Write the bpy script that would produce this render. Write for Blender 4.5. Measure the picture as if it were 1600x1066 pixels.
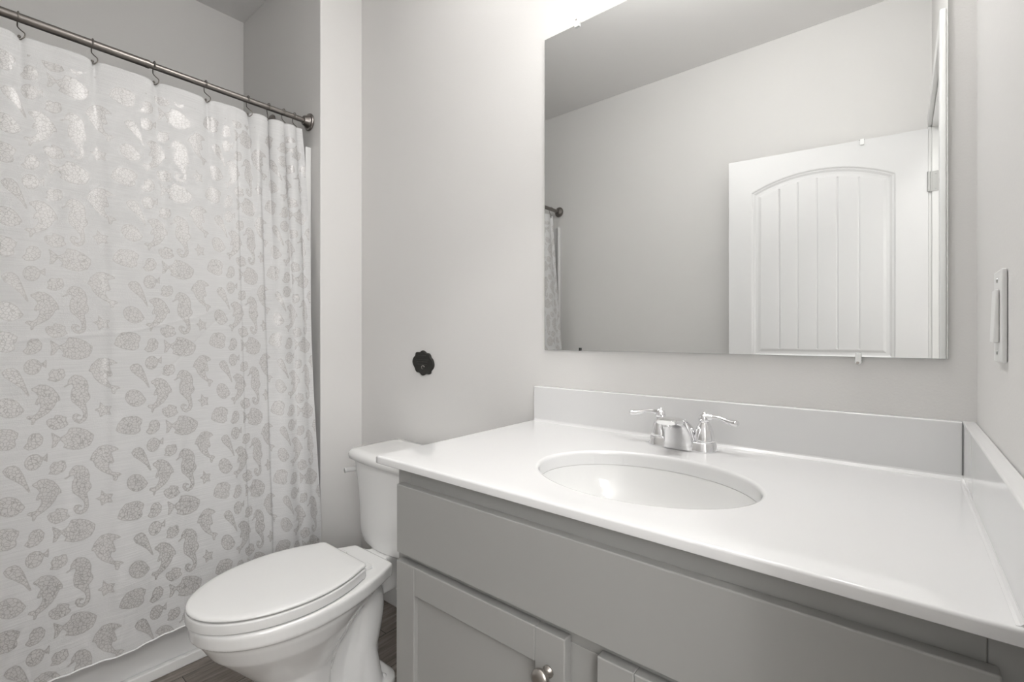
import bpy, bmesh, math, random
import numpy as np
from mathutils import Vector
random.seed(7)
PI = math.pi
C = bpy.context.scene.collection
for o in list(bpy.data.objects): bpy.data.objects.remove(o)

# ------------------------------------------------------------------ camera
cam = bpy.data.cameras.new('camera'); camo = bpy.data.objects.new('camera', cam); C.objects.link(camo)
cam.sensor_width = 36.0; cam.lens = 742.26/1600*36.0
cam.shift_y = -8.07/1600; cam.clip_start = 0.02
camo.location = (-0.1045, -1.1976, 1.097)
camo.rotation_euler = (PI/2, 0, 0.6876)
bpy.context.scene.camera = camo

# ------------------------------------------------------------------ view, world, lights
sc = bpy.context.scene
sc.view_settings.view_transform = 'Standard'; sc.view_settings.look = 'None'
sc.view_settings.gamma = 1; sc.view_settings.use_curve_mapping = False
sc.view_settings.exposure = -0.12
w = bpy.data.worlds.new('world'); sc.world = w; w.use_nodes = True
w.node_tree.nodes['Background'].inputs[0].default_value = (.9, .95, 1, 1)
w.node_tree.nodes['Background'].inputs[1].default_value = 0.3

def light(name, kind, loc, power, size=.1, col=(1, 1, 1), rot=(0, 0, 0), sy=None):
    l = bpy.data.lights.new(name, kind); l.energy = power; l.color = col
    if kind == 'AREA':
        l.size = size
        if sy: l.shape = 'RECTANGLE'; l.size_y = sy
    else: l.shadow_soft_size = size
    o = bpy.data.objects.new(name, l); C.objects.link(o); o.location = loc; o.rotation_euler = rot
    return o
CEIL = 2.698
light('ceiling_fill_light', 'POINT', (-.75, -.50, CEIL-.18), 8.8, .09, (1, .99, .98))  # added room fill, placed where the mirror does not show it
light('hall_lamp_light', 'AREA', (.62, -1.15, CEIL-.12), 8, .35, (1, .99, .98))
light('hall_soft_fill', 'AREA', (1.32, -1.25, 1.75), 4, 1.1, (.97, .985, 1), (0, PI/2, 0), 1.3)  # added soft fill coming through the doorway, no daylight source behind it
light('hall_side_fill', 'AREA', (1.30, -2.15, 1.55), 22, .6, (.985, .99, 1), (0, math.radians(84), math.radians(-32)), .8)  # added fill towards toilet and cabinet front; the hall has no window
light('hall_far_lamp_light', 'POINT', (1.0, -1.9, 2.50), 44, .06, (1, .99, .98))
for i in range(3):
    light('vanity_bulb_light', 'POINT', (-.75+.25*i, -.20, 2.26), .8, .05, (1, .99, .98))
    light('vanity_down_light', 'AREA', (-.75+.25*i, -.20, 2.228), 1.35, .09, (1, .99, .98), (math.radians(-30), 0, 0))
    light('vanity_up_light', 'AREA', (-.75+.25*i, -.20, 2.335), 3.8, .09, (1, .99, .98), (math.radians(180+28), 0, 0))

# ------------------------------------------------------------------ materials
def mat(name, col, rough=.5, metal=0., spec=.5, coat=0., bump=0., bscale=200., bdet=2., emit=0.):
    m = bpy.data.materials.new(name); m.use_nodes = True
    nt = m.node_tree; b = nt.nodes['Principled BSDF']
    b.inputs['Base Color'].default_value = (*col, 1); b.inputs['Roughness'].default_value = rough
    b.inputs['Metallic'].default_value = metal; b.inputs['Specular IOR Level'].default_value = spec
    b.inputs['Coat Weight'].default_value = coat; b.inputs['Coat Roughness'].default_value = .06
    if emit:
        b.inputs['Emission Color'].default_value = (*col, 1); b.inputs['Emission Strength'].default_value = emit
    if bump:
        tc = nt.nodes.new('ShaderNodeTexCoord'); n = nt.nodes.new('ShaderNodeTexNoise')
        n.inputs['Scale'].default_value = bscale; n.inputs['Detail'].default_value = bdet
        bp = nt.nodes.new('ShaderNodeBump'); bp.inputs['Strength'].default_value = bump; bp.inputs['Distance'].default_value = .002
        nt.links.new(tc.outputs['Object'], n.inputs['Vector']); nt.links.new(n.outputs['Fac'], bp.inputs['Height'])
        nt.links.new(bp.outputs['Normal'], b.inputs['Normal'])
    return m
M = {}
M['wall'] = mat('wall_paint', (.735, .725, .71), .62, spec=.3, bump=.12, bscale=260)
M['ceil'] = mat('ceiling_paint', (.84, .83, .82), .9, spec=.1, bump=.15, bscale=180)
M['trim'] = mat('white_trim_paint', (.80, .80, .79), .32)
M['door'] = mat('white_door_paint', (.73, .73, .73), .35)
M['cab'] = mat('grey_cabinet_paint', (.325, .323, .31), .38, bump=.04, bscale=90)
M['top'] = mat('white_cultured_marble', (.77, .77, .768), .09, spec=.5, coat=.3)
M['porc'] = mat('white_porcelain', (.82, .82, .81), .07, spec=.55, coat=.4)
M['seat'] = mat('white_seat_plastic', (.76, .76, .75), .16)
M['tub'] = mat('white_fiberglass', (.78, .78, .775), .2)
M['chrome'] = mat('chrome', (.86, .86, .87), .05, 1.)
M['nickel'] = mat('brushed_nickel', (.27, .25, .235), .32, 1.)
M['hook'] = mat('dark_hook_wire', (.26, .24, .22), .3, 1.)
M['knob'] = mat('satin_nickel', (.46, .43, .40), .3, 1.)
M['hinge'] = mat('satin_hinge_metal', (.42, .42, .41), .4, .6)
M['mirror'] = mat('mirror_silver', (.90, .91, .905), 0., 1.)
M['mirror_edge'] = mat('mirror_glass_edge', (.42, .44, .42), .15)
M['clear'] = mat('clear_plastic', (.86, .87, .86), .12)
M['black'] = mat('black_plastic', (.02, .02, .02), .4)
M['iron'] = mat('black_cast_iron', (.024, .023, .020), .55, .3, bump=.6, bscale=240, bdet=4)
M['ironline'] = mat('worn_iron_relief', (.055, .054, .05), .5, .3)
M['plate'] = mat('white_switch_plastic', (.80, .80, .79), .3)
M['gap'] = mat('dark_rubber', (.05, .05, .05), .6)
M['glow'] = mat('frosted_lamp_glass', (1, .98, .95), .4, emit=1.5)

def floor_mat():
    m = bpy.data.materials.new('wood_plank_vinyl'); m.use_nodes = True; nt = m.node_tree; b = nt.nodes['Principled BSDF']
    tc = nt.nodes.new('ShaderNodeTexCoord'); mp = nt.nodes.new('ShaderNodeMapping')
    mp.inputs['Rotation'].default_value = (0, 0, PI/2)
    nt.links.new(tc.outputs['Object'], mp.inputs['Vector'])
    br = nt.nodes.new('ShaderNodeTexBrick'); br.inputs['Scale'].default_value = 1
    br.inputs['Brick Width'].default_value = 1.1; br.inputs['Row Height'].default_value = .16
    br.inputs['Mortar Size'].default_value = .0012; br.inputs['Color1'].default_value = (.20, .175, .155, 1)
    br.inputs['Color2'].default_value = (.27, .24, .215, 1); br.inputs['Mortar'].default_value = (.02, .016, .013, 1)
    nt.links.new(mp.outputs[0], br.inputs['Vector'])
    mp2 = nt.nodes.new('ShaderNodeMapping'); mp2.inputs['Scale'].default_value = (45, 3.2, 1)
    nt.links.new(tc.outputs['Object'], mp2.inputs['Vector'])
    n = nt.nodes.new('ShaderNodeTexNoise'); n.inputs['Scale'].default_value = 1.6; n.inputs['Detail'].default_value = 8; n.inputs['Roughness'].default_value = .7
    n.inputs['Distortion'].default_value = .6
    nt.links.new(mp2.outputs[0], n.inputs['Vector'])
    r = nt.nodes.new('ShaderNodeValToRGB'); r.color_ramp.elements[0].position = .3; r.color_ramp.elements[0].color = (.45, .42, .4, 1)
    r.color_ramp.elements[1].position = .72; r.color_ramp.elements[1].color = (1.5, 1.5, 1.5, 1)
    nt.links.new(n.outputs['Fac'], r.inputs[0])
    mx = nt.nodes.new('ShaderNodeMix'); mx.data_type = 'RGBA'; mx.blend_type = 'MULTIPLY'; mx.inputs[0].default_value = 1
    nt.links.new(br.outputs['Color'], mx.inputs[6]); nt.links.new(r.outputs[0], mx.inputs[7])
    nt.links.new(mx.outputs[2], b.inputs['Base Color']); b.inputs['Roughness'].default_value = .42
    return m
M['floor'] = floor_mat()

def curtain_mat():
    m = bpy.data.materials.new('foil_printed_curtain_cloth'); m.use_nodes = True; nt = m.node_tree
    L = nt.links.new; N = nt.nodes.new
    out = nt.nodes['Material Output']; b = nt.nodes['Principled BSDF']
    at = N('ShaderNodeAttribute'); at.attribute_name = 'motif'
    mr = N('ShaderNodeMapRange'); mr.inputs[1].default_value = .0006; mr.inputs[2].default_value = -.0006; mr.inputs[3].default_value = 0; mr.inputs[4].default_value = 1
    L(at.outputs['Fac'], mr.inputs[0])
    ol = N('ShaderNodeMapRange'); ol.inputs[1].default_value = -.0028; ol.inputs[2].default_value = -.0012; ol.inputs[3].default_value = 0; ol.inputs[4].default_value = .6
    L(at.outputs['Fac'], ol.inputs[0])
    uv = N('ShaderNodeUVMap'); uv.uv_map = 'cloth'
    vo = N('ShaderNodeTexVoronoi'); vo.feature = 'DISTANCE_TO_EDGE'; vo.inputs['Scale'].default_value = 120
    L(uv.outputs[0], vo.inputs['Vector'])
    cr = N('ShaderNodeMapRange'); cr.inputs[1].default_value = .02; cr.inputs[2].default_value = .09; cr.inputs[3].default_value = 1; cr.inputs[4].default_value = 0
    L(vo.outputs['Distance'], cr.inputs[0])
    mxl = N('ShaderNodeMath'); mxl.operation = 'MAXIMUM'; L(cr.outputs[0], mxl.inputs[0]); L(ol.outputs[0], mxl.inputs[1])
    # foil wear
    nz = N('ShaderNodeTexNoise'); nz.inputs['Scale'].default_value = 260; nz.inputs['Detail'].default_value = 3; L(uv.outputs[0], nz.inputs['Vector'])
    wr = N('ShaderNodeMapRange'); wr.inputs[1].default_value = .3; wr.inputs[2].default_value = .7; wr.inputs[3].default_value = .55; wr.inputs[4].default_value = 1
    L(nz.outputs['Fac'], wr.inputs[0])
    fac = N('ShaderNodeMath'); fac.operation = 'MULTIPLY'; L(mr.outputs[0], fac.inputs[0]); L(wr.outputs[0], fac.inputs[1])
    # slub weave lines
    mp = N('ShaderNodeMapping'); mp.inputs['Scale'].default_value = (9, 420, 1); L(uv.outputs[0], mp.inputs[0])
    sl = N('ShaderNodeTexNoise'); sl.inputs['Scale'].default_value = 1; sl.inputs['Detail'].default_value = 3; L(mp.outputs[0], sl.inputs['Vector'])
    sc_ = N('ShaderNodeMapRange'); sc_.inputs[1].default_value = .35; sc_.inputs[2].default_value = .7; sc_.inputs[3].default_value = .69; sc_.inputs[4].default_value = .77
    L(sl.outputs['Fac'], sc_.inputs[0])
    cb = N('ShaderNodeCombineColor'); L(sc_.outputs[0], cb.inputs[0]); L(sc_.outputs[0], cb.inputs[1]); L(sc_.outputs[0], cb.inputs[2])
    foil = N('ShaderNodeMix'); foil.data_type = 'RGBA'; foil.inputs[6].default_value = (.66, .645, .635, 1); foil.inputs[7].default_value = (.39, .375, .365, 1)
    L(mxl.outputs[0], foil.inputs[0])
    col = N('ShaderNodeMix'); col.data_type = 'RGBA'; L(fac.outputs[0], col.inputs[0]); L(cb.outputs[0], col.inputs[6]); L(foil.outputs[2], col.inputs[7])
    L(col.outputs[2], b.inputs['Base Color'])
    me = N('ShaderNodeMath'); me.operation = 'MULTIPLY'; me.inputs[1].default_value = .16; L(fac.outputs[0], me.inputs[0]); L(me.outputs[0], b.inputs['Metallic'])
    ro = N('ShaderNodeMapRange'); ro.inputs[3].default_value = .62; ro.inputs[4].default_value = .36; L(fac.outputs[0], ro.inputs[0]); L(ro.outputs[0], b.inputs['Roughness'])
    ct = N('ShaderNodeMath'); ct.operation = 'MULTIPLY'; ct.inputs[1].default_value = .45; L(fac.outputs[0], ct.inputs[0]); L(ct.outputs[0], b.inputs['Coat Weight']); b.inputs['Coat Roughness'].default_value = .33; b.inputs['Coat IOR'].default_value = 2.2
    bp = N('ShaderNodeBump'); bp.inputs['Strength'].default_value = .25; bp.inputs['Distance'].default_value = .0008
    L(sl.outputs['Fac'], bp.inputs['Height'])
    bp2 = N('ShaderNodeBump'); bp2.inputs['Strength'].default_value = .35; bp2.inputs['Distance'].default_value = .0006
    L(cr.outputs[0], bp2.inputs['Height']); L(bp.outputs[0], bp2.inputs['Normal'])
    L(bp2.outputs[0], b.inputs['Normal'])
    tr = N('ShaderNodeBsdfTranslucent'); L(col.outputs[2], tr.inputs[0])
    ms = N('ShaderNodeMixShader'); ms.inputs[0].default_value = .12; L(b.outputs[0], ms.inputs[1]); L(tr.outputs[0], ms.inputs[2]); L(ms.outputs[0], out.inputs[0])
    return m
M['curtain'] = curtain_mat()

# ------------------------------------------------------------------ object helpers
ORG = {}
def org(p): return ORG.get(p.name, Vector((0, 0, 0))) if p else Vector((0, 0, 0))
def link(name, V, F, m, parent=None, smooth=False, bevel=0., seg=2, origin=None):
    """one mesh object; V are world coordinates"""
    base = Vector(origin) if origin is not None else (org(parent) if parent else None)
    if base is None:
        xs = [v[0] for v in V]; ys = [v[1] for v in V]; zs = [v[2] for v in V]
        base = Vector(((min(xs)+max(xs))/2, (min(ys)+max(ys))/2, min(zs)))
    me = bpy.data.meshes.new(name)
    me.from_pydata([(v[0]-base.x, v[1]-base.y, v[2]-base.z) for v in V], [], F)
    me.validate()
    bm = bmesh.new(); bm.from_mesh(me); bmesh.ops.recalc_face_normals(bm, faces=bm.faces); bm.to_mesh(me); bm.free()
    me.materials.append(m)
    if smooth: me.polygons.foreach_set('use_smooth', [True]*len(me.polygons))
    o = bpy.data.objects.new(name, me); C.objects.link(o)
    ORG[o.name] = base
    if parent: o.parent = parent; o.location = base-org(parent)
    else: o.location = base
    if bevel:
        b = o.modifiers.new('bevel', 'BEVEL'); b.width = bevel; b.segments = seg; b.limit_method = 'ANGLE'; b.angle_limit = math.radians(40)
        me.polygons.foreach_set('use_smooth', [True]*len(me.polygons))
        wn = o.modifiers.new('wn', 'WEIGHTED_NORMAL'); wn.keep_sharp = True
    return o
def thing(name, label, cat, loc, group=None):
    o = bpy.data.objects.new(name, None); C.objects.link(o); o.location = loc; o.empty_display_size = .05
    o['label'] = label; o['category'] = cat
    if group: o['group'] = group
    ORG[o.name] = Vector(loc); return o
def tag(o, label, cat, group=None):
    o['label'] = label; o['category'] = cat
    if group: o['group'] = group
    return o
def struct(o): o['kind'] = 'structure'; return o

def box(x0, x1, y0, y1, z0, z1):
    V = [(x, y, z) for z in (z0, z1) for y in (y0, y1) for x in (x0, x1)]
    return V, [(0, 2, 3, 1), (4, 5, 7, 6), (0, 1, 5, 4), (2, 6, 7, 3), (0, 4, 6, 2), (1, 3, 7, 5)]
def join(*parts):
    V = []; F = []
    for v, f in parts:
        n = len(V); V += list(v); F += [tuple(i+n for i in q) for q in f]
    return V, F
def loft(rings, cap0=True, cap1=True, closed=True):
    n = len(rings[0]); V = [p for r in rings for p in r]; F = []
    for i in range(len(rings)-1):
        for j in range(n if closed else n-1):
            k = (j+1) % n
            F.append((i*n+j, i*n+k, (i+1)*n+k, (i+1)*n+j))
    if cap0: F.append(tuple(range(n))[::-1])
    if cap1: F.append(tuple((len(rings)-1)*n+j for j in range(n)))
    return V, F
def lathe(prof, c, axis='z', n=32, cap0=True, cap1=True):
    rings = []
    for r, h in prof:
        ring = []
        for j in range(n):
            a = 2*PI*j/n; u, v = r*math.cos(a), r*math.sin(a)
            if axis == 'z': ring.append((c[0]+u, c[1]+v, c[2]+h))
            elif axis == 'y': ring.append((c[0]+u, c[1]+h, c[2]+v))
            else: ring.append((c[0]+h, c[1]+u, c[2]+v))
        rings.append(ring)
    return loft(rings, cap0, cap1)
def tube(pts, rad, n=12, flat=None):
    """sweep; rad float or list; flat=(a,b) scales of the section along side/up"""
    P = [Vector(p) for p in pts]; m = len(P)
    R = rad if isinstance(rad, (list, tuple)) else [rad]*m
    rings = []; up = None
    for i in range(m):
        t = (P[min(i+1, m-1)]-P[max(i-1, 0)]).normalized()
        if up is None:
            ref = Vector((0, 0, 1)) if abs(t.z) < .9 else Vector((1, 0, 0))
            side = t.cross(ref).normalized()
        else: side = (side - t*side.dot(t)).normalized()
        up = side.cross(t).normalized()
        fa, fb = (flat[i] if isinstance(flat, list) else flat) if flat else (1, 1)
        rings.append([tuple(P[i]+side*(math.cos(2*PI*j/n)*R[i]*fa)+up*(math.sin(2*PI*j/n)*R[i]*fb)) for j in range(n)])
    return loft(rings)
def spline(ctrl, k=8):
    P = [Vector(p) for p in ctrl]; P = [P[0]*2-P[1]]+P+[P[-1]*2-P[-2]]; out = []
    for i in range(1, len(P)-2):
        for s in range(k):
            t = s/k
            out.append(.5*((2*P[i])+(P[i+1]-P[i-1])*t+(2*P[i-1]-5*P[i]+4*P[i+1]-P[i+2])*t*t+(3*P[i]-P[i-1]-3*P[i+1]+P[i+2])*t**3))
    out.append(P[-2]); return [tuple(p) for p in out]
def lerp1(ctrl, k=8):
    return [q[0] for q in spline([(c, 0, 0) for c in ctrl], k)]
def rrect(x0, x1, y0, y1, r, z, n=6):
    out = []
    for cx, cy, a0 in ((x1-r, y1-r, 0), (x0+r, y1-r, 90), (x0+r, y0+r, 180), (x1-r, y0+r, 270)):
        for i in range(n+1):
            a = math.radians(a0+90*i/n); out.append((cx+r*math.cos(a), cy+r*math.sin(a), z))
    return out

# ------------------------------------------------------------------ room shell
XS = -1.946; YS = -.192; XB = -2.708; YB = -1.70
T = .12
struct(link('floor', *box(XB-T, 1.6, -2.6, T, -.06, 0), M['floor']))
struct(link('ceiling', *box(XB-T, 1.6, -2.6, T, CEIL, CEIL+.06), M['ceil']))
struct(link('wall_back', *box(XS, 0, 0, T, 0, CEIL), M['wall']))                       # behind mirror
struct(link('wall_alcove_end', *box(XB, XS, YS, T, 0, CEIL), M['wall'], bevel=.004))   # furred wall closing the tub alcove
struct(link('wall_left', *box(XB-T, XB, YB-T, T, 0, CEIL), M['wall']))
struct(link('wall_front', *box(XB, T, YB-T, YB, 0, CEIL), M['wall']))
DY0, DY1 = -1.655, -.83; DH = 2.035
struct(link('wall_right', *join(box(0, T, DY1, T, 0, CEIL), box(0, T, YB, DY0-.02, 0, CEIL), box(0, T, DY0-.02, DY1, DH+.02, CEIL)), M['wall']))
struct(link('wall_hall', *join(box(T, 1.6, -2.6, -2.48, 0, CEIL), box(T, 1.6, 0, T, 0, CEIL), box(1.5, 1.6, -2.48, 0, 0, CEIL), box(T, T+.02, -2.48, YB-T, 0, CEIL)), M['wall']))
struct(link('baseboard_back', *box(XS, -.95, -.014, 0, 0, .085), M['trim'], bevel=.004))
struct(link('baseboard_left', *box(XS, XS+.014, YS, -.014, 0, .085), M['trim'], bevel=.004))
struct(link('baseboard_front', *box(XS, -.02, YB, YB+.014, 0, .085), M['trim'], bevel=.004))
struct(link('baseboard_right', *box(-.014, 0, -.765, -.57, 0, .085), M['trim'], bevel=.004))
# door frame: jambs, head, casing
jv = join(box(-.001, T+.001, DY0-.02, DY0, 0, DH+.02), box(-.001, T+.001, DY1, DY1+.02, 0, DH+.02), box(-.001, T+.001, DY0-.02, DY1+.02, DH, DH+.02),
          box(.045, .06, DY0, DY0+.012, 0, DH), box(.045, .06, DY1-.012, DY1, 0, DH), box(.045, .06, DY0, DY1, DH-.012, DH))
struct(link('trim_1', *jv, M['trim'], bevel=.001))
cv = join(box(-.016, 0, DY1+.005, DY1+.062, 0, DH+.062), box(-.016, 0, YB, DY1+.005, DH+.005, DH+.062), box(-.016, 0, YB, DY0-.005, 0, DH+.005))
struct(link('trim_2', *cv, M['trim'], bevel=.004))

# ------------------------------------------------------------------ door leaf with arched plank panel
DW = .822; DT = .035
hg = Vector((-.014, -1.652, 0)); fe = Vector((-.838, -1.545, 0)); du = (fe-hg).normalized(); dn = Vector((-du.y, du.x, 0))
if dn.y < 0: dn = -dn
def panel_sd(s, z):
    """signed distance (positive inside) to the two moulded panels"""
    a0, a1 = .115, .712
    def rect(z0, z1): return np.minimum(np.minimum(s-a0, a1-s), np.minimum(z-z0, z1-z))
    cx = (a0+a1)/2; hw = (a1-a0)/2; rise = .075; zt = 1.85; R = (hw*hw+rise*rise)/(2*rise)
    up = np.minimum(np.minimum(s-a0, a1-s), np.minimum(z-.985, R-np.hypot(s-cx, z-(zt+rise-R))))
    return np.maximum(up, rect(.20, .83))
def door_relief(s, z):
    d = panel_sd(s, z)
    h = np.zeros_like(s)
    h = np.where((d > 0), -.0045*np.clip(d/.006, 0, 1), h)
    h = np.where((d > .010), -.0045-.005*np.clip((d-.010)/.010, 0, 1), h)
    h = np.where((d > .032), h+.004*np.clip((d-.032)/.012, 0, 1), h)
    for g in (.585, .503, .421, .337, .251):
        h = np.where(d > .046, h-.0032*np.clip(1-np.abs(s-g)/.0045, 0, 1), h)
    return h
ns, nz = 275, 508
S, Z = np.meshgrid(np.linspace(0, DW, ns), np.linspace(.012, 2.03, nz))
rel = door_relief(S, Z)
def dpt(s, z, off): p = hg+du*s+dn*off; return (p.x, p.y, z)
V = [dpt(float(S[i, j]), float(Z[i, j]), float(rel[i, j])) for i in range(nz) for j in range(ns)]
F = [(i*ns+j, i*ns+j+1, (i+1)*ns+j+1, (i+1)*ns+j) for i in range(nz-1) for j in range(ns-1)]
n0 = len(V)
per = [(0, j) for j in range(ns)]+[(i, ns-1) for i in range(1, nz)]+[(nz-1, j) for j in range(ns-2, -1, -1)]+[(i, 0) for i in range(nz-2, 0, -1)]
V += [dpt(float(S[i, j]), float(Z[i, j]), -DT) for i, j in per]
for k in range(len(per)):
    k2 = (k+1) % len(per); a = per[k][0]*ns+per[k][1]; b = per[k2][0]*ns+per[k2][1]
    F.append((a, b, n0+k2, n0+k))
F.append(tuple(n0+k for k in range(len(per))))
door = struct(link('door_1', V, F, M['door'], origin=(hg.x, hg.y, 0)))
for z0 in (1.745, .90, .18):
    hv = join(box(.0, .030, DY0-.001, DY0+.002, z0, z0+.09), lathe([(.006, 0), (.006, .09)], (-.012, DY0+.002, z0), n=12), box(-.010, .001, DY0-.001, DY0+.0015, z0, z0+.09),
              *[lathe([(.0035, 0), (.0025, .0008)], (xx, DY0+.002, z0+zz), 'y', 10) for xx, zz in ((.012, .078), (.022, .045), (.012, .012))])
    h = link('hinge', *hv, M['hinge'], door, bevel=.0008)
    h['label'] = 'satin metal hinge'
for off in (.0, -DT):   # knobs
    c = hg+du*(DW-.065)+dn*off; s_ = 1 if off == 0 else -1
    prof = [(.032, 0), (.032, .006), (.012, .010), (.011, .030), (.024, .040), (.028, .052), (.022, .064), (.004, .068)]
    q = lathe([(r, s_*h) for r, h in prof], (c.x, c.y, .94), 'y', 24)
    link('door_knob', *q, M['knob'], door, smooth=True)
# over-the-door hook clip
hc = hg+du*.243
hv = join(box(hc.x-.010, hc.x+.010, hc.y-.040, hc.y+.006, 2.0305, 2.0325), box(hc.x-.008, hc.x+.008, hc.y+.005, hc.y+.0075, 2.006, 2.0325), box(hc.x-.010, hc.x+.010, hc.y-.0435, hc.y-.0415, 1.93, 2.0325))
o = link('over_door_hook', *hv, M['clear']); tag(o, 'small clear clip hooked over the top edge of the white door', 'hook'); o.rotation_euler.z = math.atan2(du.y, du.x)+PI

# ------------------------------------------------------------------ tub and surround
tub = thing('bathtub', 'white bathtub and wall surround behind the shower curtain', 'bathtub', ((XS+XB)/2, (YS+YB)/2, 0))
g = .002
rings = []
def tr(x0, x1, y0, y1, r, z): return rrect(x0, x1, y0, y1, r, z, 6)
X0, X1, Y0, Y1 = XB+g, XS-.012, YB+g, YS-g
rings = [tr(X0, X1-.006, Y0, Y1, .004, .0), tr(X0, X1-.006, Y0, Y1, .004, .33), tr(X0, X1+.004, Y0, Y1, .006, .352), tr(X0, X1+.006, Y0, Y1, .006, .372), tr(X0, X1-.004, Y0, Y1, .01, .385),
         tr(X0+.05, X1-.075, Y0+.06, Y1-.07, .09, .385), tr(X0+.062, X1-.088, Y0+.075, Y1-.085, .09, .372), tr(X0+.09, X1-.115, Y0+.15, Y1-.11, .09, .12), tr(X0+.14, X1-.16, Y0+.24, Y1-.16, .08, .075)]
link('tub_shell', *loft(rings), M['tub'], tub, smooth=False, bevel=.002)
link('base_trim', *join(box(XS-.018, XS+.004, YB+.016, YS-.002, .0, .034)), M['trim'], tub, bevel=.004)['label'] = 'white strip sealing the tub to the floor'
zt = 1.885
sv = join(box(XB+.0015, -2.031, YS-.006, YS-.0015, .386, zt), box(XB+.0015, XB+.006, YB+.0065, YS-.0065, .386, zt), box(XB+.0015, -2.031, YB+.0015, YB+.006, .386, zt))
link('surround_panel', *sv, M['tub'], tub, bevel=.002)
link('panel_edge', *box(-2.030, -2.0175, YS-.026, YS-.0015, .386, zt), M['trim'], tub, bevel=.003)
link('panel_edge', *box(-2.030, -2.0175, YB+.0015, YB+.026, .386, zt), M['trim'], tub, bevel=.003)

# shower arm with head
sh = thing('shower_fixture', 'brushed nickel shower arm plate high on the alcove end wall', 'shower', (-2.378, YS, 2.100))
link('escutcheon', *lathe([(.030, -.0005), (.030, -.005), (.022, -.012), (.013, -.016)], (-2.378, YS, 2.100), 'y', 28), M['nickel'], sh, smooth=True)
pth = spline([(-2.378, YS-.01, 2.100), (-2.378, YS-.05, 2.095), (-2.378, YS-.10, 2.06), (-2.378, YS-.13, 2.02)], 6)
link('arm', *tube(pth, .0085), M['nickel'], sh, smooth=True)
link('nozzle', *lathe([(.010, 0), (.014, -.012), (.013, -.022), (.034, -.055), (.035, -.066), (.030, -.068)], (-2.378, YS-.132, 2.018), 'z', 28), M['nickel'], sh, smooth=True)

# ------------------------------------------------------------------ curtain rod, rings, curtain
RX, RZ = -2.028, 1.994
rod = thing('curtain_rod', 'straight brushed nickel shower rod with round wall flanges', 'rod', (RX, (YS+YB)/2, RZ))
link('rod_tube', *join(lathe([(.0125, YB+.01), (.0125, -.75)], (RX, 0, RZ), 'y', 28), lathe([(.0108, -.75), (.0108, YS-.01)], (RX, 0, RZ), 'y', 28), lathe([(.0132, -.757), (.0132, -.745)], (RX, 0, RZ), 'y', 28)), M['nickel'], rod, smooth=True, bevel=.0006)
fl = [(.034, -.0005), (.036, -.005), (.034, -.010), (.027, -.011), (.026, -.016), (.022, -.020), (.019, -.030), (.0145, -.033)]
link('wall_flange', *lathe(fl, (RX, YS, RZ), 'y', 36), M['nickel'], rod, bevel=.001)
link('wall_flange', *lathe([(r, -h) for r, h in fl], (RX, YB, RZ), 'y', 36), M['nickel'], rod, bevel=.001)

HY = [-.257, -.301, -.359, -.435, -.577, -.728, -.884, -1.043, -1.203, -1.36, -1.49, -1.585]
ordn = ['nearest the wall flange at the right end', 'second from the wall flange', 'third from the wall flange, in front of the shower arm plate', 'fourth from the wall flange', 'fifth from the wall flange',
        'sixth from the wall flange', 'seventh from the wall flange', 'eighth from the wall flange, leftmost in view']
def hook_mesh(lean):
    # ring over the rod, then S wire down to the grommet
    r = .0165; pts = []
    for i in range(15):
        a = math.radians(215-250*i/14); pts.append((r*math.cos(a), 0, r*math.sin(a)-.001))
    pts = [(p[0], p[1], p[2]) for p in pts][::-1]
    low = [(-.010, .0, -.022), (-.002, .003+lean*.4, -.032), (.006, .007+lean, -.042), (.008, .006+lean, -.053), (.003, lean, -.060), (-.004, -.003+lean, -.058), (-.006, -.003+lean, -.052)]
    # start at the open right end, over the top, down the left side
    ctrl = [pts[0]] + pts[2::3] + low
    return spline(ctrl, 4)
for i, y in enumerate(HY):
    lean = [.002, .0, -.012, .006, .006, .004, .004, .006, 0, 0, 0, 0][i]
    tp = hook_mesh(lean)
    V, F = tube([(RX+p[0], y-.004+p[1], RZ+p[2]) for p in tp], .0016, 8)
    V2, F2 = lathe([(.0001, 0), (.003, .001), (.0038, .004), (.003, .007), (.0001, .008)], (RX-.006, y-.007+lean, RZ-.054), 'z', 10)
    o = link('curtain_hook', *join((V, F), (V2, F2)), M['hook'], smooth=True, origin=(RX, y, RZ))
    if i < 8: tag(o, 'dark wire curtain hook '+ordn[i], 'curtain hook', 'curtain hooks along the shower rod')
    else: tag(o, 'dark wire curtain hook on the far left part of the rod past the picture edge', 'curtain hook', 'curtain hooks at the left end of the rod')

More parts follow.
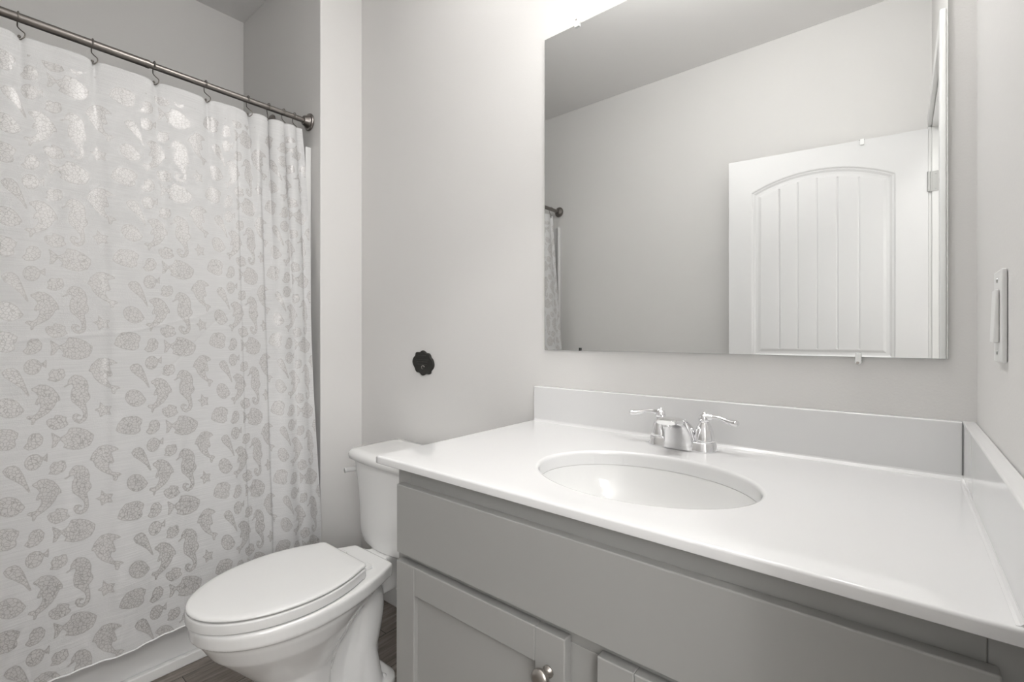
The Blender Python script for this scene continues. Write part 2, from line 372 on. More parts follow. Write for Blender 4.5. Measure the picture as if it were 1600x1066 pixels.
# --- motifs: outlines in tracing units, one repeat = 880 x 745
def P1(l): return [(x, y) for x, y in l]
def P4(l): return [((300+x/4.44-150)*5.33, (640+y/4.44-680)*5.33) for x, y in l]
def ell(cx, cy, a, b, rot=0, n=20):
    r = math.radians(rot); return [(cx+a*math.cos(t)*math.cos(r)-b*math.sin(t)*math.sin(r), cy+a*math.cos(t)*math.sin(r)+b*math.sin(t)*math.cos(r)) for t in [2*PI*k/n for k in range(n)]]
motifs = [
 [(655,178),(690,150),(693,120),(715,82),(740,63),(790,65),(825,95),(838,140),(833,190),(847,215),(850,240),(838,262),(815,290),(825,340),(828,400),(810,440),(770,467),(735,455),(716,425),(725,392),(750,382),(778,390),(782,412),(766,402),(752,410),(752,428),(768,434),(786,422),(797,385),(785,350),(755,320),(715,290),(708,240),(715,195),(728,168),(722,146),(700,155),(672,182)],
 [(450,225),(480,205),(500,185),(545,178),(590,195),(620,230),(640,265),(643,295),(620,300),(600,350),(565,400),(520,440),(480,470),(462,514),(450,505),(452,475),(415,462),(430,440),(470,432),(495,400),(510,360),(505,330),(488,352),(473,345),(485,305),(500,285),(480,255),(455,240)],
 [(272,135),(300,98),(345,82),(375,100),(400,150),(420,210),(446,288),(430,288),(395,238),(340,200),(292,172)],
 ell(312, 398, 82, 76, -20)[:], [(375,350),(412,398),(385,440),(360,420)],
 ell(462, 798, 52, 70, 32), [(505,750),(528,752),(555,713),(552,795),(522,775)],
 [(562,835),(590,788),(620,790),(640,775),(668,775),(678,825),(660,862),(612,893),(552,888),(572,862)],
 [(545,470),(560,450),(600,438),(605,412),(650,412),(684,422),(678,450),(698,475),(660,512),(600,538),(565,520),(548,495)],
 [(640,590),(680,555),(700,505),(760,497),(820,510),(872,545),(865,590),(840,640),(780,675),(720,684),(652,672),(668,645),(638,612),(605,670),(577,686),(587,620),(573,550)],
 [(152,702),(170,640),(215,580),(262,568),(275,560),(330,556),(374,580),(365,620),(350,640),(358,665),(352,690),(310,720),(240,724),(180,718)],
 [(398,690),(425,650),(430,610),(455,575),(500,566),(528,600),(520,650),(480,692),(430,710)],
 [(920,258),(952,292),(1010,283),(990,325),(1008,362),(960,362),(918,396),(908,350),(868,338),(912,315)],
 P4([(30,192),(50,140),(90,90),(140,72),(190,80),(219,97),(190,110),(165,125),(175,160),(184,190),(165,207),(153,195),(150,230),(170,262),(210,262),(234,275),(205,290),(195,327),(175,322),(172,290),(140,280),(100,265),(65,235),(50,197)]),
]
PU, PV = .280, .259
polys = []
for mo in motifs:
    q = np.array([((x/880)*PU, ((y+.239*x)/745)*PV) for x, y in mo]); polys.append(q)
def poly_sdf(q, px, py):
    d = np.full(px.shape, 1e9); ins = np.zeros(px.shape, bool); n = len(q)
    for i in range(n):
        ax, ay = q[i]; bx, by = q[(i+1) % n]
        ex, ey = bx-ax, by-ay; wx, wy = px-ax, py-ay
        t = np.clip((wx*ex+wy*ey)/(ex*ex+ey*ey+1e-12), 0, 1)
        d = np.minimum(d, np.hypot(wx-ex*t, wy-ey*t))
        c = ((ay > py) != (by > py)) & (px < (bx-ax)*(py-ay)/((by-ay) if abs(by-ay) > 1e-12 else 1e-12)+ax)
        ins ^= c
    return np.where(ins, -d, d)
TN = 200
tu, tv = np.meshgrid((np.arange(TN)+.5)/TN*PU, (np.arange(TN)+.5)/TN*PV)
tile = np.full((TN, TN), .02)
for q in polys:
    cx, cy = q.mean(0)
    for a in (-2, -1, 0, 1, 2):
        for b in (-2, -1, 0, 1, 2):
            qq = q+np.array([a*PU, b*PV]); c = qq.mean(0)
            if -.09 < c[0] < PU+.09 and -.09 < c[1] < PV+.09: tile = np.minimum(tile, poly_sdf(qq, tu, tv))
def tile_sample(u, v):
    x = (u/PU % 1)*TN-.5; y = (v/PV % 1)*TN-.5
    x0 = np.floor(x).astype(int); y0 = np.floor(y).astype(int); fx = x-x0; fy = y-y0
    g = lambda i, j: tile[j % TN, i % TN]
    return (g(x0, y0)*(1-fx)+g(x0+1, y0)*fx)*(1-fy)+(g(x0, y0+1)*(1-fx)+g(x0+1, y0+1)*fx)*fy

# --- cloth surface
NY, NZ = 430, 470
ya, yb = -.232, -1.612
# denser columns where the cloth is bunched near the wall
tt = np.linspace(0, 1, NY); yy = ya+(yb-ya)*(tt**1.25)
hy = np.array([-.232]+HY+[-1.62]); ph = np.interp(-yy, -hy, np.array([-.5]+list(range(12))+[11.4]))
spc = np.interp(-yy, -(hy[1:-2]+hy[2:-1])/2, -(hy[2:-1]-hy[1:-2]))
ztop, zbot = 1.947, .153
vv = np.linspace(0, 1, NZ)
Yg, Vg = np.meshgrid(yy, vv); PH, _ = np.meshgrid(ph, vv); SP, _ = np.meshgrid(spc, vv)
amp = np.interp(SP, [.04, .06, .08, .14, .16], [.020, .022, .019, .0055, .0035])
pinch = np.exp(-Vg*9)
am = amp*(.35+.65*np.exp(-Vg*1.6))
am = np.where(SP < .13, am*(.12+.88*np.exp(-Vg*5.5)), am)
bul = .5-.5*np.cos(2*PI*PH)
Zg = ztop+(zbot-ztop)*Vg
dip = -.009*np.exp(-((np.abs((PH+.5) % 1-.5))/.09)**2)*np.exp(-Vg*25)
hang = np.interp(Zg, [0, .36, .42, .60, 1.0, 1.5, 1.95], [-1.898, -1.904, -1.909, -1.926, -1.955, -1.994, RX+.001])
Xg = hang+am*(bul-.35)*1.5
# broad soft waves and storage creases
Xg += .0045*np.sin(Yg*23+Vg*1.6)*(Vg**.5)+.003*np.sin(Yg*41-2.4*Vg+1.)
for yc, st in ((-.545, .0038), (-.70, .0035), (-.86, .0045), (-.965, .004), (-1.12, .0035)):
    Xg += st*np.tanh((Yg-yc)/.012)*np.exp(-((Yg-yc)/.05)**2)*(.6+.4*np.sin(Vg*5+yc*9))
# pinch pleats just under the hooks
pl = np.exp(-((np.abs((PH+.5) % 1-.5))/(.06+.35*Vg))**2)*np.exp(-Vg*11)
Xg -= .007*pl
# deeper overlapping fold near the wall end
ff = np.exp(-((Yg+.345)/.035)**2)
Xg += .020*ff*(Vg**.4)
Yg2 = Yg+.014*np.sin(2*PI*PH)*np.interp(SP, [.04, .08, .12], [1, .8, .1])*(.1+.9*np.exp(-Vg*4))
tk_ = (1+np.tanh((Yg+.398)/.005))/2*np.exp(-np.clip(Yg+.398, 0, 1)/.045)
Xg += -.017*tk_*np.clip(Vg*6, 0, 1)
Yg2 += -.006*tk_*np.clip(Vg*6, 0, 1)
Xg += .008*np.exp(-((Yg+.285)/.022)**2)*Vg**.3
Yg2 += .006*np.interp(-Yg, [.22, .3], [1, 0])*np.sin(Vg*9)
Yg2 += np.interp(-Yg, [.22, .32, .5], [.018, .006, 0])*np.interp(Vg, [0, .06, .25, 1], [-.4, .0, .7, .6])
Zg = Zg+dip
# gentle sway of the lower hem
Zg += .006*np.sin(Yg*9)*Vg
def ridge(pts, wd, ht):
    global Xg
    P_ = np.array(pts); o_ = np.argsort(P_[:, 0]); zc = np.interp(Yg, P_[o_, 0], P_[o_, 1])
    m_ = (Yg > P_[:, 0].min()) & (Yg < P_[:, 0].max())
    d_ = Zg-zc
    Xg = Xg+np.where(m_, ht*np.exp(-(d_/wd)**2), 0)
CRE1 = [(-1.06, 1.085), (-.93, 1.097), (-.82, 1.107), (-.72, 1.135), (-.63, 1.16), (-.555, 1.195)]
CRE2 = [(-.765, .94), (-.70, 1.0), (-.63, 1.08), (-.565, 1.155), (-.45, 1.22), (-.27, 1.26)]
ridge(CRE1, .005, .0013); ridge(CRE2, .005, -.0013)
# printed pattern coordinates
AP = np.array([(-1.70, -2.94), (-.895, 0), (-.665, .875), (-.628, 1.0), (-.448, 1.87), (-.42, 2.0), (-.235, 3.0)])
pu = np.interp(Yg, AP[:, 0], AP[:, 1])*PU
pv = (.809-Zg)
sd = tile_sample(pu, pv)
sd = np.where(Zg > ztop-.05, .02, sd)
V = np.stack([Xg, Yg2, Zg], -1).reshape(-1, 3)
base = np.array([RX, (ya+yb)/2, zbot])
cur = bpy.data.meshes.new('shower_curtain')
idx = np.arange(NY*NZ).reshape(NZ, NY)
F = np.stack([idx[:-1, :-1], idx[1:, :-1], idx[1:, 1:], idx[:-1, 1:]], -1).reshape(-1, 4)
cur.from_pydata((V-base).tolist(), [], F.tolist())
cur.polygons.foreach_set('use_smooth', [True]*len(cur.polygons))
a_ = cur.attributes.new('motif', 'FLOAT', 'POINT'); a_.data.foreach_set('value', sd.reshape(-1).astype(np.float32))
uvl = cur.uv_layers.new(name='cloth'); li = np.empty(len(cur.loops), np.int32); cur.loops.foreach_get('vertex_index', li)
uvv = np.stack([pu.reshape(-1), -pv.reshape(-1)], -1)[li]
uvl.data.foreach_set('uv', uvv.reshape(-1).astype(np.float32))
cur.materials.append(M['curtain'])
co = bpy.data.objects.new('shower_curtain', cur); C.objects.link(co); co.location = base.tolist()
tag(co, 'long white shower curtain printed with silver fish, seahorses, dolphins and shells', 'curtain')
so = co.modifiers.new('thick', 'SOLIDIFY'); so.thickness = .0012; so.offset = -1
# rolled bottom hem and side seam as one part each
ORG[co.name] = Vector(base.tolist())
last = np.stack([Xg, Yg2, Zg], -1)
hem = [tuple(p) for p in last[-1, ::3]]
hem = [(x, y, z+.003+.0012*math.sin(i*1.3)) for i, (x, y, z) in enumerate(hem)]
hm = mat('hem_cloth', (.75, .75, .75), .6, bump=.5, bscale=400)
link('bottom_hem', *tube(hem, .0034, 8), hm, co, smooth=True)
sm = [tuple(p) for p in last[::6, 0]]
link('side_seam', *tube(sm, .0016, 6), hm, co, smooth=True)

# ------------------------------------------------------------------ wall medallion
med = thing('wall_medallion', 'small black scalloped cast plaque on the wall above the toilet', 'wall plaque', (-1.526, 0, .945))
OUT = [(510,278),(555,298),(600,335),(655,345),(690,385),(705,435),(748,490),(772,600),(750,690),(706,745),(692,800),(655,822),(590,822),(515,860),(470,835),(430,798),(365,785),(335,740),(318,690),(275,610),(262,535),(285,455),(330,400),(345,335),(385,318),(440,320),(475,295)]
SP = [(p[0], p[1]) for p in spline([(x, y, 0) for x, y in OUT+[OUT[0]]], 4)][:-1]
def scal(k, y):
    return [(-1.526+(X-518)/254*.0615*k, y, .9935+(565-Y)/290*.0483*k) for X, Y in SP]
link('plate', *loft([scal(1, -.0005), scal(1, -.006), scal(.95, -.009), scal(.88, -.0085)]), M['iron'], med, bevel=.0008)
bars = []
for zz, ln in ((.028, .022), (.012, .036), (.004, .030), (-.006, .026)):
    x = -ln
    while x < ln:
        wl = random.uniform(.003, .007); bars.append(box(-1.526+x, -1.526+min(x+wl, ln), -.0098, -.0084, .9935+zz-.0018, .9935+zz+.0018)); x += wl+.0022
link('lettering', *join(*bars), M['ironline'], med)
link('peg', *tube(spline([(-1.522, -.0085, .970), (-1.522, -.014, .972), (-1.520, -.017, .980), (-1.512, -.0165, .984), (-1.506, -.0155, .979)], 5), .0014, 8), M['knob'], med, smooth=True)

# ------------------------------------------------------------------ mirror
mir = thing('wall_mirror', 'large frameless rectangular mirror on the wall above the vanity', 'mirror', (-.496, 0, 1.0544))
mx0, mx1, mz0, mz1 = -.9527, -.0389, 1.0544, 2.005
link('glass', *box(mx0, mx1, -.0062, -.0022, mz0, mz1), M['mirror'], mir)
link('backing', *box(mx0+.001, mx1-.001, -.0021, -.0005, mz0+.001, mz1-.001), M['mirror_edge'], mir)
e = .0006
link('glass_edge', *join(box(mx0-e, mx0, -.0063, -.0005, mz0, mz1), box(mx1, mx1+e, -.0063, -.0005, mz0, mz1), box(mx0-e, mx1+e, -.0063, -.0005, mz0-e, mz0), box(mx0-e, mx1+e, -.0063, -.0005, mz1, mz1+e)), M['mirror_edge'], mir)
def clip(x, z, up, m, nm, r=.009):
    s_ = 1 if up else -1
    V1 = lathe([(r, -.0005), (r, -.008), (r*.8, -.011), (.001, -.0115)], (x, 0, z+s_*.010), 'y', 20)
    V2 = box(x-r*.85, x+r*.85, -.0115, -.0068, min(z-s_*.008, z+s_*.010), max(z-s_*.008, z+s_*.010))
    V3 = lathe([(.0028, -.0114), (.002, -.0128)], (x-.001, 0, z+s_*.012), 'y', 12)
    o = link('clip', *join(V1, V2), m, mir, bevel=.001); o['label'] = nm
    link('screw', *V3, M['knob'], o)
clip(-.836, mz1, True, M['clear'], 'clear plastic clip on the top edge')
clip(-.16, mz1, True, M['clear'], 'clear plastic clip on the top edge')
clip(-.173, mz0, False, M['clear'], 'clear plastic clip on the bottom edge', .006)
o = link('clip', *box(-.830, -.823, -.0085, -.0064, mz0-.001, mz0+.008), M['black'], mir); o['label'] = 'tiny black clip on the bottom edge'

# ------------------------------------------------------------------ vanity light above the mirror (out of frame)
vl = thing('vanity_light', 'three-lamp nickel bar light on the wall above the mirror', 'wall light', (-.5, 0, 2.20))
link('bar', *box(-.82, -.18, -.03, -.0005, 2.255, 2.33), M['nickel'], vl, bevel=.006)
for i in range(3):
    x = -.75+.25*i
    a = link('arm', *tube(spline([(x, -.03, 2.30), (x, -.13, 2.32), (x, -.20, 2.305)], 5), .008), M['nickel'], vl, smooth=True)
    s_ = link('lamp_shade', *lathe([(.022, .078), (.030, .074), (.045, .04), (.055, 0), (.053, 0), (.043, .038), (.02, .07)], (x, -.20, 2.232), 'z', 28, False, False), M['clear'], vl, smooth=True)
# added fill lamp on the room ceiling, unseen in the mirror; flush lamps in the hall
for nm, lb, p in (('ceiling_lamp', 'added round white fill lamp on the bathroom ceiling', (-.75, -.50)), ('ceiling_lamp', 'round white flush lamp on the hall ceiling beyond the doorway', (.62, -1.15)), ('ceiling_lamp', 'round white flush lamp on the hall ceiling farther from the doorway', (1.0, -1.9))):
    t = thing(nm, lb, 'ceiling light', (p[0], p[1], CEIL))
    link('base', *lathe([(.15, -.0005), (.15, -.022), (.13, -.03)], (p[0], p[1], CEIL), 'z', 36), M['trim'], t, bevel=.002)
    link('diffuser', *lathe([(.128, -.03), (.124, -.055), (.10, -.075), (.05, -.085), (.001, -.087)], (p[0], p[1], CEIL), 'z', 36), M['glow'], t, smooth=True)

# ------------------------------------------------------------------ vanity cabinet
ZC = .836; TT = .017
cab = thing('vanity_cabinet', 'light grey painted vanity cabinet under the white countertop', 'cabinet', (-.475, -.28, 0))
cx0, cx1 = -.9445, -.0015; fy = -.560; ztp = ZC-TT-.0005
gcab = join(box(cx0, cx0+.016, fy+.019, -.0155, .0, ztp), box(cx1-.016, cx1, fy+.019, -.0155, .0, ztp), box(cx0+.016, cx1-.016, -.50, -.47, 0, .10),
            box(cx0+.016, cx1-.016, fy+.019, -.016, .10, .116), box(cx0+.016, cx1-.016, -.03, -.0155, .10, ztp-.25))
link('carcass', *gcab, M['cab'], cab, bevel=.001)
fr = join(box(cx0, cx0+.040, fy, fy+.0188, .10, ztp), box(cx1-.040, cx1-.0, fy, fy+.0188, .10, ztp), box(cx0+.0402, cx1-.0402, fy, fy+.0188, .765, ztp),
          box(cx0+.0402, cx1-.0402, fy, fy+.0188, .615, .660), box(cx0+.0402, cx1-.0402, fy, fy+.0188, .10, .14), box(-.515, -.44, fy, fy+.0188, .1402, .6148))
link('face_frame', *fr, M['cab'], cab, bevel=.0012)
link('false_drawer_front', *box(-.926, -.034, fy-.0200, fy-.0004, .643, .786), M['cab'], cab, bevel=.0025, seg=3)
def vdoor(x0, x1, kx):
    z0, z1 = .118, .627; r = .058; y0, y1 = fy-.0200, fy-.0004
    V = join(box(x0, x0+r, y0, y1, z0, z1), box(x1-r, x1, y0, y1, z0, z1), box(x0+r, x1-r, y0+.0002, y1, z1-r, z1), box(x0+r, x1-r, y0+.0002, y1, z0, z0+r))
    d = link('door', *V, M['cab'], cab, bevel=.0022, seg=3)
    link('panel', *box(x0+r-.004, x1-r+.004, y0+.010, y0+.015, z0+r-.004, z1-r+.004), M['cab'], d)
    pr = [(.0095, 0), (.0095, -.002), (.006, -.004), (.0055, -.012), (.008, -.015), (.0145, -.018), (.0158, -.022), (.0145, -.026), (.009, -.0285), (.001, -.029)]
    k = link('knob', *lathe(pr, (kx, y0-.0003, .566), 'y', 32), M['knob'], d, smooth=True); k['label'] = 'round satin nickel knob'
vdoor(-.927, -.507, -.537); vdoor(-.451, -.034, -.421)

# ------------------------------------------------------------------ vanity top with basin
W = .9916; G = .585; SS = .0196; ZB = .9413
vt = thing('countertop', 'glossy white vanity countertop with oval basin and low splashes', 'countertop', (-.496, -.29, ZC-TT))
sxc, syc, sa, sb = -.488, -.350, .206, .156
ex0, ex1, ey0, ey1 = -W, -SS-.0003, -G, -SS-.0003
NA = 128
angs = sorted(set([2*PI*i/NA for i in range(NA)]+[math.atan2(yy_-syc, xx_-sxc) % (2*PI) for xx_ in (ex0, ex1) for yy_ in (ey0, ey1)]))
def rect_hit(a):
    c, s = math.cos(a), math.sin(a); t = 1e9
    if c > 1e-9: t = min(t, (ex1-sxc)/c)
    if c < -1e-9: t = min(t, (ex0-sxc)/c)
    if s > 1e-9: t = min(t, (ey1-syc)/s)
    if s < -1e-9: t = min(t, (ey0-syc)/s)
    return (sxc+c*t, syc+s*t)
def ellr(k, z, da=0.): 
    out = []
    for a in angs:
        c, s = math.cos(a), math.sin(a); A, B = sa*k+da, sb*k+da; t = A*B/math.sqrt((B*c)**2+(A*s)**2); out.append((sxc+c*t, syc+s*t, z))
    return out
hit = [rect_hit(a) for a in angs]
def blend(t, z): 
    e_ = ellr(1, z); return [(e_[i][0]*(1-t)+hit[i][0]*t, e_[i][1]*(1-t)+hit[i][1]*t, z) for i in range(len(angs))]
def offs(d, z):
    return [(min(max(x, ex0+d), ex1), min(max(y, ey0+d), ey1), z) for x, y in hit]
top = [ellr(1, ZC-.030), ellr(1, ZC-.008, .0005), ellr(1, ZC-.004, .0012), ellr(1, ZC-.0012, .0032), ellr(1, ZC, .0075)]
top += [[(ellr(1, ZC, .0075)[i][0]*(1-t)+offs(.004, ZC)[i][0]*t, ellr(1, ZC, .0075)[i][1]*(1-t)+offs(.004, ZC)[i][1]*t, ZC) for i in range(len(angs))] for t in (.33, .66, .999)]
top += [offs(.0012, ZC-.0012), offs(0, ZC-.004), offs(0, ZC-TT+.002), offs(.002, ZC-TT), [(x*.9+sxc*.1, y*.9+syc*.1, ZC-TT) for x, y in hit]]
V, F = loft(top, False, False)
cs = link('counter_slab', V, F, M['top'], vt, smooth=True)
cs.data.polygons.foreach_set('use_smooth', [abs(p.normal.z) < .9995 for p in cs.data.polygons])
wn = cs.modifiers.new('wn', 'WEIGHTED_NORMAL'); wn.weight = 100
bas = [ellr(1, ZC-.0305, -.0002), ellr(.992, ZC-.045), ellr(.965, ZC-.07), ellr(.90, ZC-.10), ellr(.78, ZC-.122), ellr(.6, ZC-.135), ellr(.35, ZC-.142), ellr(.12, ZC-.146)]
link('basin', *loft(bas, False, True), M['porc'], vt, smooth=True)
dr = link('drain', *lathe([(.021, 0), (.022, .002), (.018, .003), (.014, .001), (.001, .004)], (sxc, syc, ZC-.1455), 'z', 28), M['chrome'], vt, smooth=True)
def splash(a, b_):   # backsplash with small cove and soft top edge
    return link(a, *b_, M['top'], vt, bevel=.0028, seg=3)
splash('backsplash', box(-W+.006, -SS-.0004, -SS, -.0005, ZC-TT, ZB))
splash('side_splash', box(-SS, -.0005, -G+.004, -.0005, ZC-TT, ZB))
# cove fillet between slab and splashes
cvp = [(0, .009), (-.0012, .005), (-.005, .0012), (-.010, 0), (-.010, -.001), (0, -.001)]
V = []
for x in (-W+.010, -SS-.0002): V.append([(x, -SS+p[0]+.0003, ZC+p[1]+.0002) for p in cvp])
link('cove', *loft(V), M['top'], vt, smooth=False)
V = []
for y in (-G+.006, -SS-.0002): V.append([(-SS+p[0]*.6+.0003, y, ZC+p[1]*.6+.0002) for p in cvp])
link('cove', *loft(V), M['top'], vt, smooth=False)

# ------------------------------------------------------------------ faucet
FX, FY = -.5035, -.084
fc = thing('faucet', 'chrome two-handle faucet standing behind the oval basin', 'faucet', (FX, FY, ZC))
def stad(l, r, z, n=16):
    out = []
    for i in range(n+1):
        a = -PI/2+PI*i/n; out.append((FX+l+r*math.cos(a), FY+r*math.sin(a), z))
    for i in range(n+1):
        a = PI/2+PI*i/n; out.append((FX-l+r*math.cos(a), FY+r*math.sin(a), z))
    return out
link('base', *loft([stad(.051, .0285, ZC+.0002), stad(.051, .0285, ZC+.004), stad(.051, .0255, ZC+.016), stad(.051, .0238, ZC+.020), stad(.05, .020, ZC+.0215)]), M['chrome'], fc, smooth=True, bevel=.0008)
for s_ in (-1, 1):
    hx_ = FX+s_*.051
    bpf = [(.0225, .0205), (.0225, .024), (.0215, .034), (.0185, .048), (.0145, .058), (.0115, .063), (.0105, .066)]
    link('valve_bell', *lathe(bpf, (hx_, FY, ZC), 'z', 36), M['chrome'], fc, smooth=True)
    hb = lathe([(.0115, .0662), (.0125, .069), (.0118, .076), (.009, .081), (.0045, .083), (.0042, .0865), (.001, .088)], (hx_, FY, ZC), 'z', 28)
    # lever sweeps outwards and slightly forward/down, flattening to a rounded tip
    lp = spline([(hx_+s_*.004, FY, ZC+.076), (hx_+s_*.018, FY-.001, ZC+.0775), (hx_+s_*.034, FY-.003, ZC+.0775), (hx_+s_*.050, FY-.006, ZC+.073), (hx_+s_*.065, FY-.009, ZC+.0705), (hx_+s_*.0745, FY-.0105, ZC+.0715)], 6)
    n_ = len(lp); rr = [float(np.interp(i/(n_-1), [0, .2, .45, .75, .93, 1], [.0090, .0058, .0052, .0082, .0088, .0050])) for i in range(n_)]
    fl_ = [(float(np.interp(i/(n_-1), [0, .4, .8, 1], [1, 1.05, 1.2, 1.2])), float(np.interp(i/(n_-1), [0, .4, .8, 1], [1, .85, .82, .8]))) for i in range(n_)]
    link('lever_handle', *join(hb, tube(lp, rr, 16, fl_)), M['chrome'], fc, smooth=True)
# spout: broad swan arch
PR = [(.020, .006, -.036, .001, .038), (.019, .022, -.0365, .006, .037), (.010, .042, -.038, .018, .034), (-.010, .062, -.044, .034, .031), (-.035, .0735, -.055, .048, .028), (-.062, .0795, -.068, .058, .0255), (-.088, .0800, -.085, .0640, .0225), (-.103, .0765, -.0985, .0660, .0208)]
ch = [lerp1([p[k] for p in PR], 5) for k in range(5)]
rings = []
for i in range(len(ch[0])):
    tp, bt = Vector((FX, FY+ch[0][i], ZC+ch[1][i])), Vector((FX, FY+ch[2][i], ZC+ch[3][i])); mid = (tp+bt)/2; hf = (tp-bt)/2
    rings.append([tuple(mid+Vector((1, 0, 0))*(ch[4][i]*math.copysign(abs(math.cos(a))**.62, math.cos(a)))+hf*math.copysign(abs(math.sin(a))**.62, math.sin(a))) for a in [2*PI*j/36 for j in range(36)]])
link('spout', *loft(rings), M['chrome'], fc, smooth=True, bevel=.0012)
link('aerator', *lathe([(.0100, .004), (.0100, -.008), (.0088, -.009), (.0086, -.002)], (FX, FY-.088, ZC+.066), 'z', 24, True, True), M['chrome'], fc, smooth=True)
link('pop_up_rod', *join(tube([(FX, FY+.020, ZC+.018), (FX, FY+.020, ZC+.052)], .0022, 10), lathe([(.0012, 0), (.0042, .002), (.0050, .006), (.0038, .010), (.001, .0115)], (FX, FY+.020, ZC+.052), 'z', 16)), M['chrome'], fc, smooth=True)

# ------------------------------------------------------------------ light switch on the right wall
sw = thing('light_switch', 'white rocker light switch plate on the right wall above the side splash', 'switch', (0, -.2935, 1.063))
link('cover_plate', *box(-.0060, -.0004, -.328, -.262, 1.062, 1.184), M['plate'], sw, bevel=.002, seg=3)
V, F = box(-.0120, -.0062, -.3115, -.2785, 1.088, 1.158)
V = [(x+(.0025 if (x < -.01 and z > 1.15) else 0), y, z) for x, y, z in V]
link('rocker', V, F, M['plate'], sw, bevel=.0012)
for z in (1.075, 1.171):
    link('screw', *lathe([(.0032, -.0061), (.0028, -.0072), (.001, -.0073)], (0, -.295, z), 'x', 12), M['hinge'], sw)

# ------------------------------------------------------------------ toilet
TX = -1.432
toi = thing('toilet', 'white two-piece toilet with closed lid between vanity and shower curtain', 'toilet', (TX, -.45, 0))
def egg(yf, yc, yb_, hw, hb, z, n=20, rc=.03, ex=2.0):
    """closed outline: front half ellipse to yf, sides narrowing from hw at yc to hb at yb_"""
    R = []
    for i in range(n+1):
        a = PI/2*i/n; c_, s2 = math.cos(a)**(2/ex), math.sin(a)**(2/ex)
        R.append((hw*s2, yc-(yc-yf)*c_))
    m_ = 8
    for i in range(1, m_+1):
        t = i/m_; y = yc+(yb_-rc-yc)*t; R.append((hw-(hw-hb)*t**2*1.0, y))
    x0_, y0_ = R[-1]
    for i in range(1, 6):
        a = PI/2*i/5; R.append((x0_-rc*(1-math.cos(a)), y0_+rc*math.sin(a)))
    R.append((0, yb_))
    pts = [(TX+x, y, z) for x, y in R]+[(TX-x, y, z) for x, y in R[-2:0:-1]]
    return pts
def inset(r, d, z):
    cx = TX; cy = sum(p[1] for p in r)/len(r); out = []
    for p in r:
        v = Vector((p[0]-cx, p[1]-cy, 0)); L_ = v.length; out.append((cx+v.x*(L_-d)/L_, cy+v.y*(L_-d)/L_, z))
    return out
# bowl + pedestal + trapway, fused
body = []
def R_(yf, yc, yb_, hw, hb, z, rc=.03, ex=2.): return egg(yf, yc, yb_, hw, hb, z, rc=rc, ex=ex)
bowl = [R_(-.64, -.53, -.46, .080, .06, .13), R_(-.665, -.54, -.44, .100, .065, .19), R_(-.715, -.55, -.40, .128, .075, .245), R_(-.762, -.555, -.36, .156, .085, .295), R_(-.785, -.56, -.32, .169, .10, .335),
        R_(-.790, -.565, -.30, .170, .10, .348), R_(-.803, -.570, -.295, .177, .105, .353, rc=.008), R_(-.806, -.570, -.29, .178, .105, .386, rc=.008), R_(-.800, -.570, -.292, .174, .102, .391, rc=.008)]
body.append(loft(bowl))
ped = [R_(-.668, -.56, -.50, .108, .104, .0, ex=2.3, rc=.012), R_(-.665, -.56, -.50, .107, .102, .03, ex=2.3, rc=.012), R_(-.655, -.56, -.50, .101, .097, .07, ex=2.3, rc=.012), R_(-.652, -.55, -.49, .098, .094, .13, ex=2.2, rc=.012), R_(-.655, -.54, -.48, .100, .088, .20, rc=.012)]
body.append(loft(ped))
# foot flange
ft = [rrect(TX-.114, TX+.114, -.60, -.262, .055, 0.), rrect(TX-.114, TX+.114, -.60, -.262, .055, .030), rrect(TX-.098, TX+.098, -.585, -.28, .05, .046)]
body.append(loft(ft))
# trapway: S shaped channel bulging on both sides
tw = spline([(0, -.55, .13), (0, -.50, .19), (0, -.455, .265), (0, -.395, .31), (0, -.345, .30), (0, -.335, .25), (0, -.350, .17), (0, -.372, .10), (0, -.375, .02)], 8)
for s_, xo in ((-1, -.036), (1, .036)):
    body.append(tube([(TX+xo, p[1], p[2]) for p in tw], [.048]*len(tw), 20))
body.append(loft([[(TX+x, y, z) for x, y in ((-.045, -.58), (.045, -.58), (.045, -.30), (-.045, -.30))] for z in (.01, .30)]))
# flare from trapway down to the bolt flange
fw = spline([(0, -.36, .17), (0, -.355, .12), (0, -.350, .07), (0, -.345, .03)], 6)
for xo0, xo1 in ((-.04, -.075), (.04, .075)):
    n_ = len(fw); body.append(tube([(TX+xo0+(xo1-xo0)*i/(n_-1), p[1], p[2]) for i, p in enumerate(fw)], [.040-.006*i/(n_-1) for i in range(n_)], 16))
# tank platform
pf = [[(TX+x, y, z) for x, y in ((-.12, -.40), (.12, -.40), (.112, -.32), (.104, -.294), (.098, -.289), (.05, -.275), (.05, -.10), (-.05, -.10), (-.05, -.275), (-.098, -.289), (-.104, -.294), (-.112, -.32))] for z in (.352, .386)]
body.append(loft(pf))
body.append(loft([[(TX+x, y, z) for x, y in ((-.05, -.34), (.05, -.34), (.05, -.12), (-.05, -.12))] for z in (.27, .36)]))
bo = link('bowl', *join(*body), M['porc'], toi, smooth=True)
rm = bo.modifiers.new('fuse', 'REMESH'); rm.mode = 'VOXEL'; rm.voxel_size = .0042; rm.use_smooth_shade = True
sm_ = bo.modifiers.new('soft', 'SMOOTH'); sm_.factor = .5; sm_.iterations = 5
for s_ in (-1, 1):
    c = link('bolt_cap', *lathe([(.013, 0), (.013, .008), (.011, .016), (.005, .020), (.001, .0205)], (TX+s_*.085, -.315, .030), 'z', 20), M['porc'], toi, smooth=True)
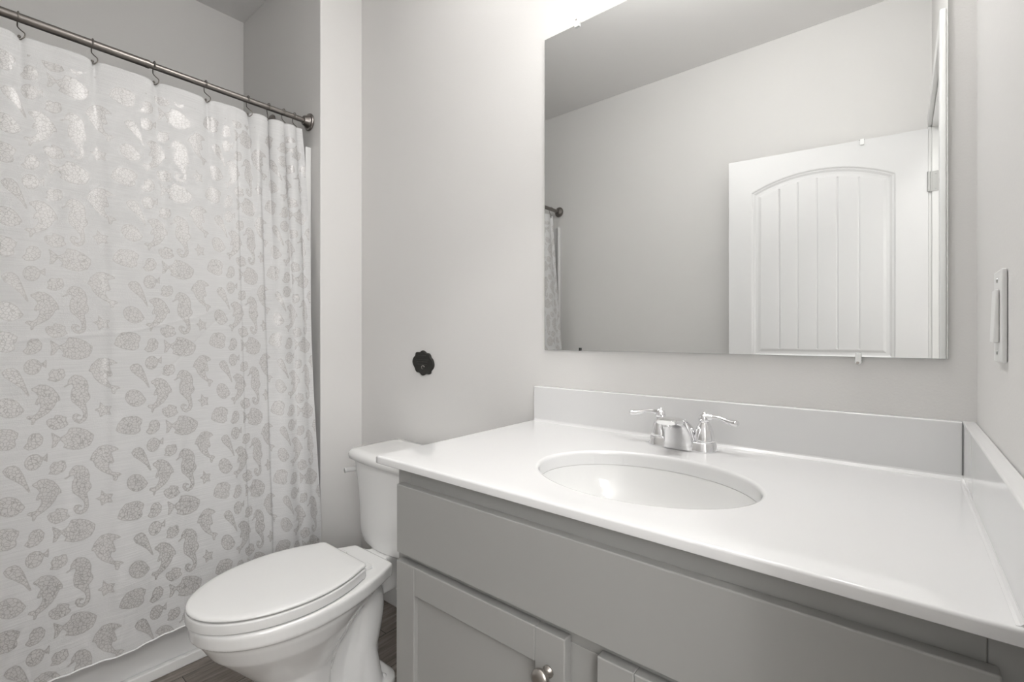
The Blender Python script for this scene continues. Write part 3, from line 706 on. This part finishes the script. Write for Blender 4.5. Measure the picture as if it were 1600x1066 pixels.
# seat and lid
so_ = egg(-.812, -.575, -.395, .171, .128, .393, rc=.018)
seat = [inset(so_, .004, .3925), [(x, y, .396) for x, y, z in so_], [(x, y, .414) for x, y, z in so_], inset(so_, .0015, .4185), inset(so_, .005, .4205)]
link('seat', *loft(seat), M['seat'], toi, smooth=True, bevel=.001)
l0 = egg(-.810, -.575, -.392, .1695, .126, .414, rc=.022)
lid = [inset(l0, .006, .4225), inset(l0, .0012, .4235), [(x, y, .4250) for x, y, z in l0], [(x, y, .4275) for x, y, z in l0], inset(l0, .002, .4302), inset(l0, .007, .4320), inset(l0, .018, .4330), inset(l0, .05, .4336), inset(l0, .10, .4340)]
link('lid', *loft(lid), M['seat'], toi, smooth=True)
for s_ in (-1, 1):
    link('hinge', *join(box(TX+s_*.070-.016, TX+s_*.070+.016, -.388, -.352, .3915, .402), lathe([(.007, -.022), (.007, .022)], (TX+s_*.070, -.389, .412), 'x', 14)), M['seat'], toi, bevel=.002)
# tank
def bow(hw, yb_, yf, dep, r, z, n=7):
    """tank section: flat back, bowed front"""
    out = []
    x0, x1 = TX-hw, TX+hw
    def arc(cx, cy, a0, a1, rr):
        return [(cx+rr*math.cos(math.radians(a0+(a1-a0)*i/n)), cy+rr*math.sin(math.radians(a0+(a1-a0)*i/n)), z) for i in range(n+1)]
    out += arc(x1-.015, yb_-.015, 0, 90, .015); out += arc(x0+.015, yb_-.015, 90, 180, .015)
    out += arc(x0+r, yf+r, 180, 250, r)
    xa = out[-1][0]; ya_ = out[-1][1]
    m_ = 12
    for i in range(1, m_):
        t = i/m_; x = xa+(2*TX-2*xa)*t; y = ya_-dep*math.sin(PI*t)**1.0; out.append((x, y, z))
    out += [(2*TX-p[0], p[1], z) for p in arc(x0+r, yf+r, 180, 250, r)[::-1]]
    return out
tk = [bow(.155, -.055, -.236, .026, .05, .378), bow(.172, -.045, -.246, .027, .06, .388), bow(.180, -.042, -.248, .026, .06, .41), bow(.205, -.035, -.238, .022, .055, .55), bow(.222, -.030, -.240, .020, .05, .654)]
link('tank', *loft(tk), M['porc'], toi, smooth=True, bevel=.002)
tl = [bow(.226, -.026, -.244, .020, .05, .654), bow(.238, -.018, -.254, .020, .05, .658), bow(.240, -.016, -.256, .020, .05, .672), bow(.238, -.018, -.254, .020, .05, .682), bow(.230, -.026, -.246, .020, .045, .688), bow(.205, -.05, -.222, .018, .04, .6895)]
link('tank_lid', *loft(tl), M['porc'], toi, smooth=True)
lvx = TX-.2135
lv = join(lathe([(.015, 0), (.015, -.004), (.009, -.006), (.008, -.016), (.010, -.018), (.010, -.026), (.004, -.028)], (lvx-.0005, -.175, .603), 'x', 20),
          tube(spline([(lvx-.020, -.175, .604), (lvx-.022, -.205, .606), (lvx-.022, -.235, .609), (lvx-.021, -.250, .609)], 5), [.0070]*15+[.0080], 12, (.9, 1.3)))
o = link('flush_lever', *lv, M['seat'], toi, smooth=True); o['label'] = 'white flush lever on the left side of the tank'
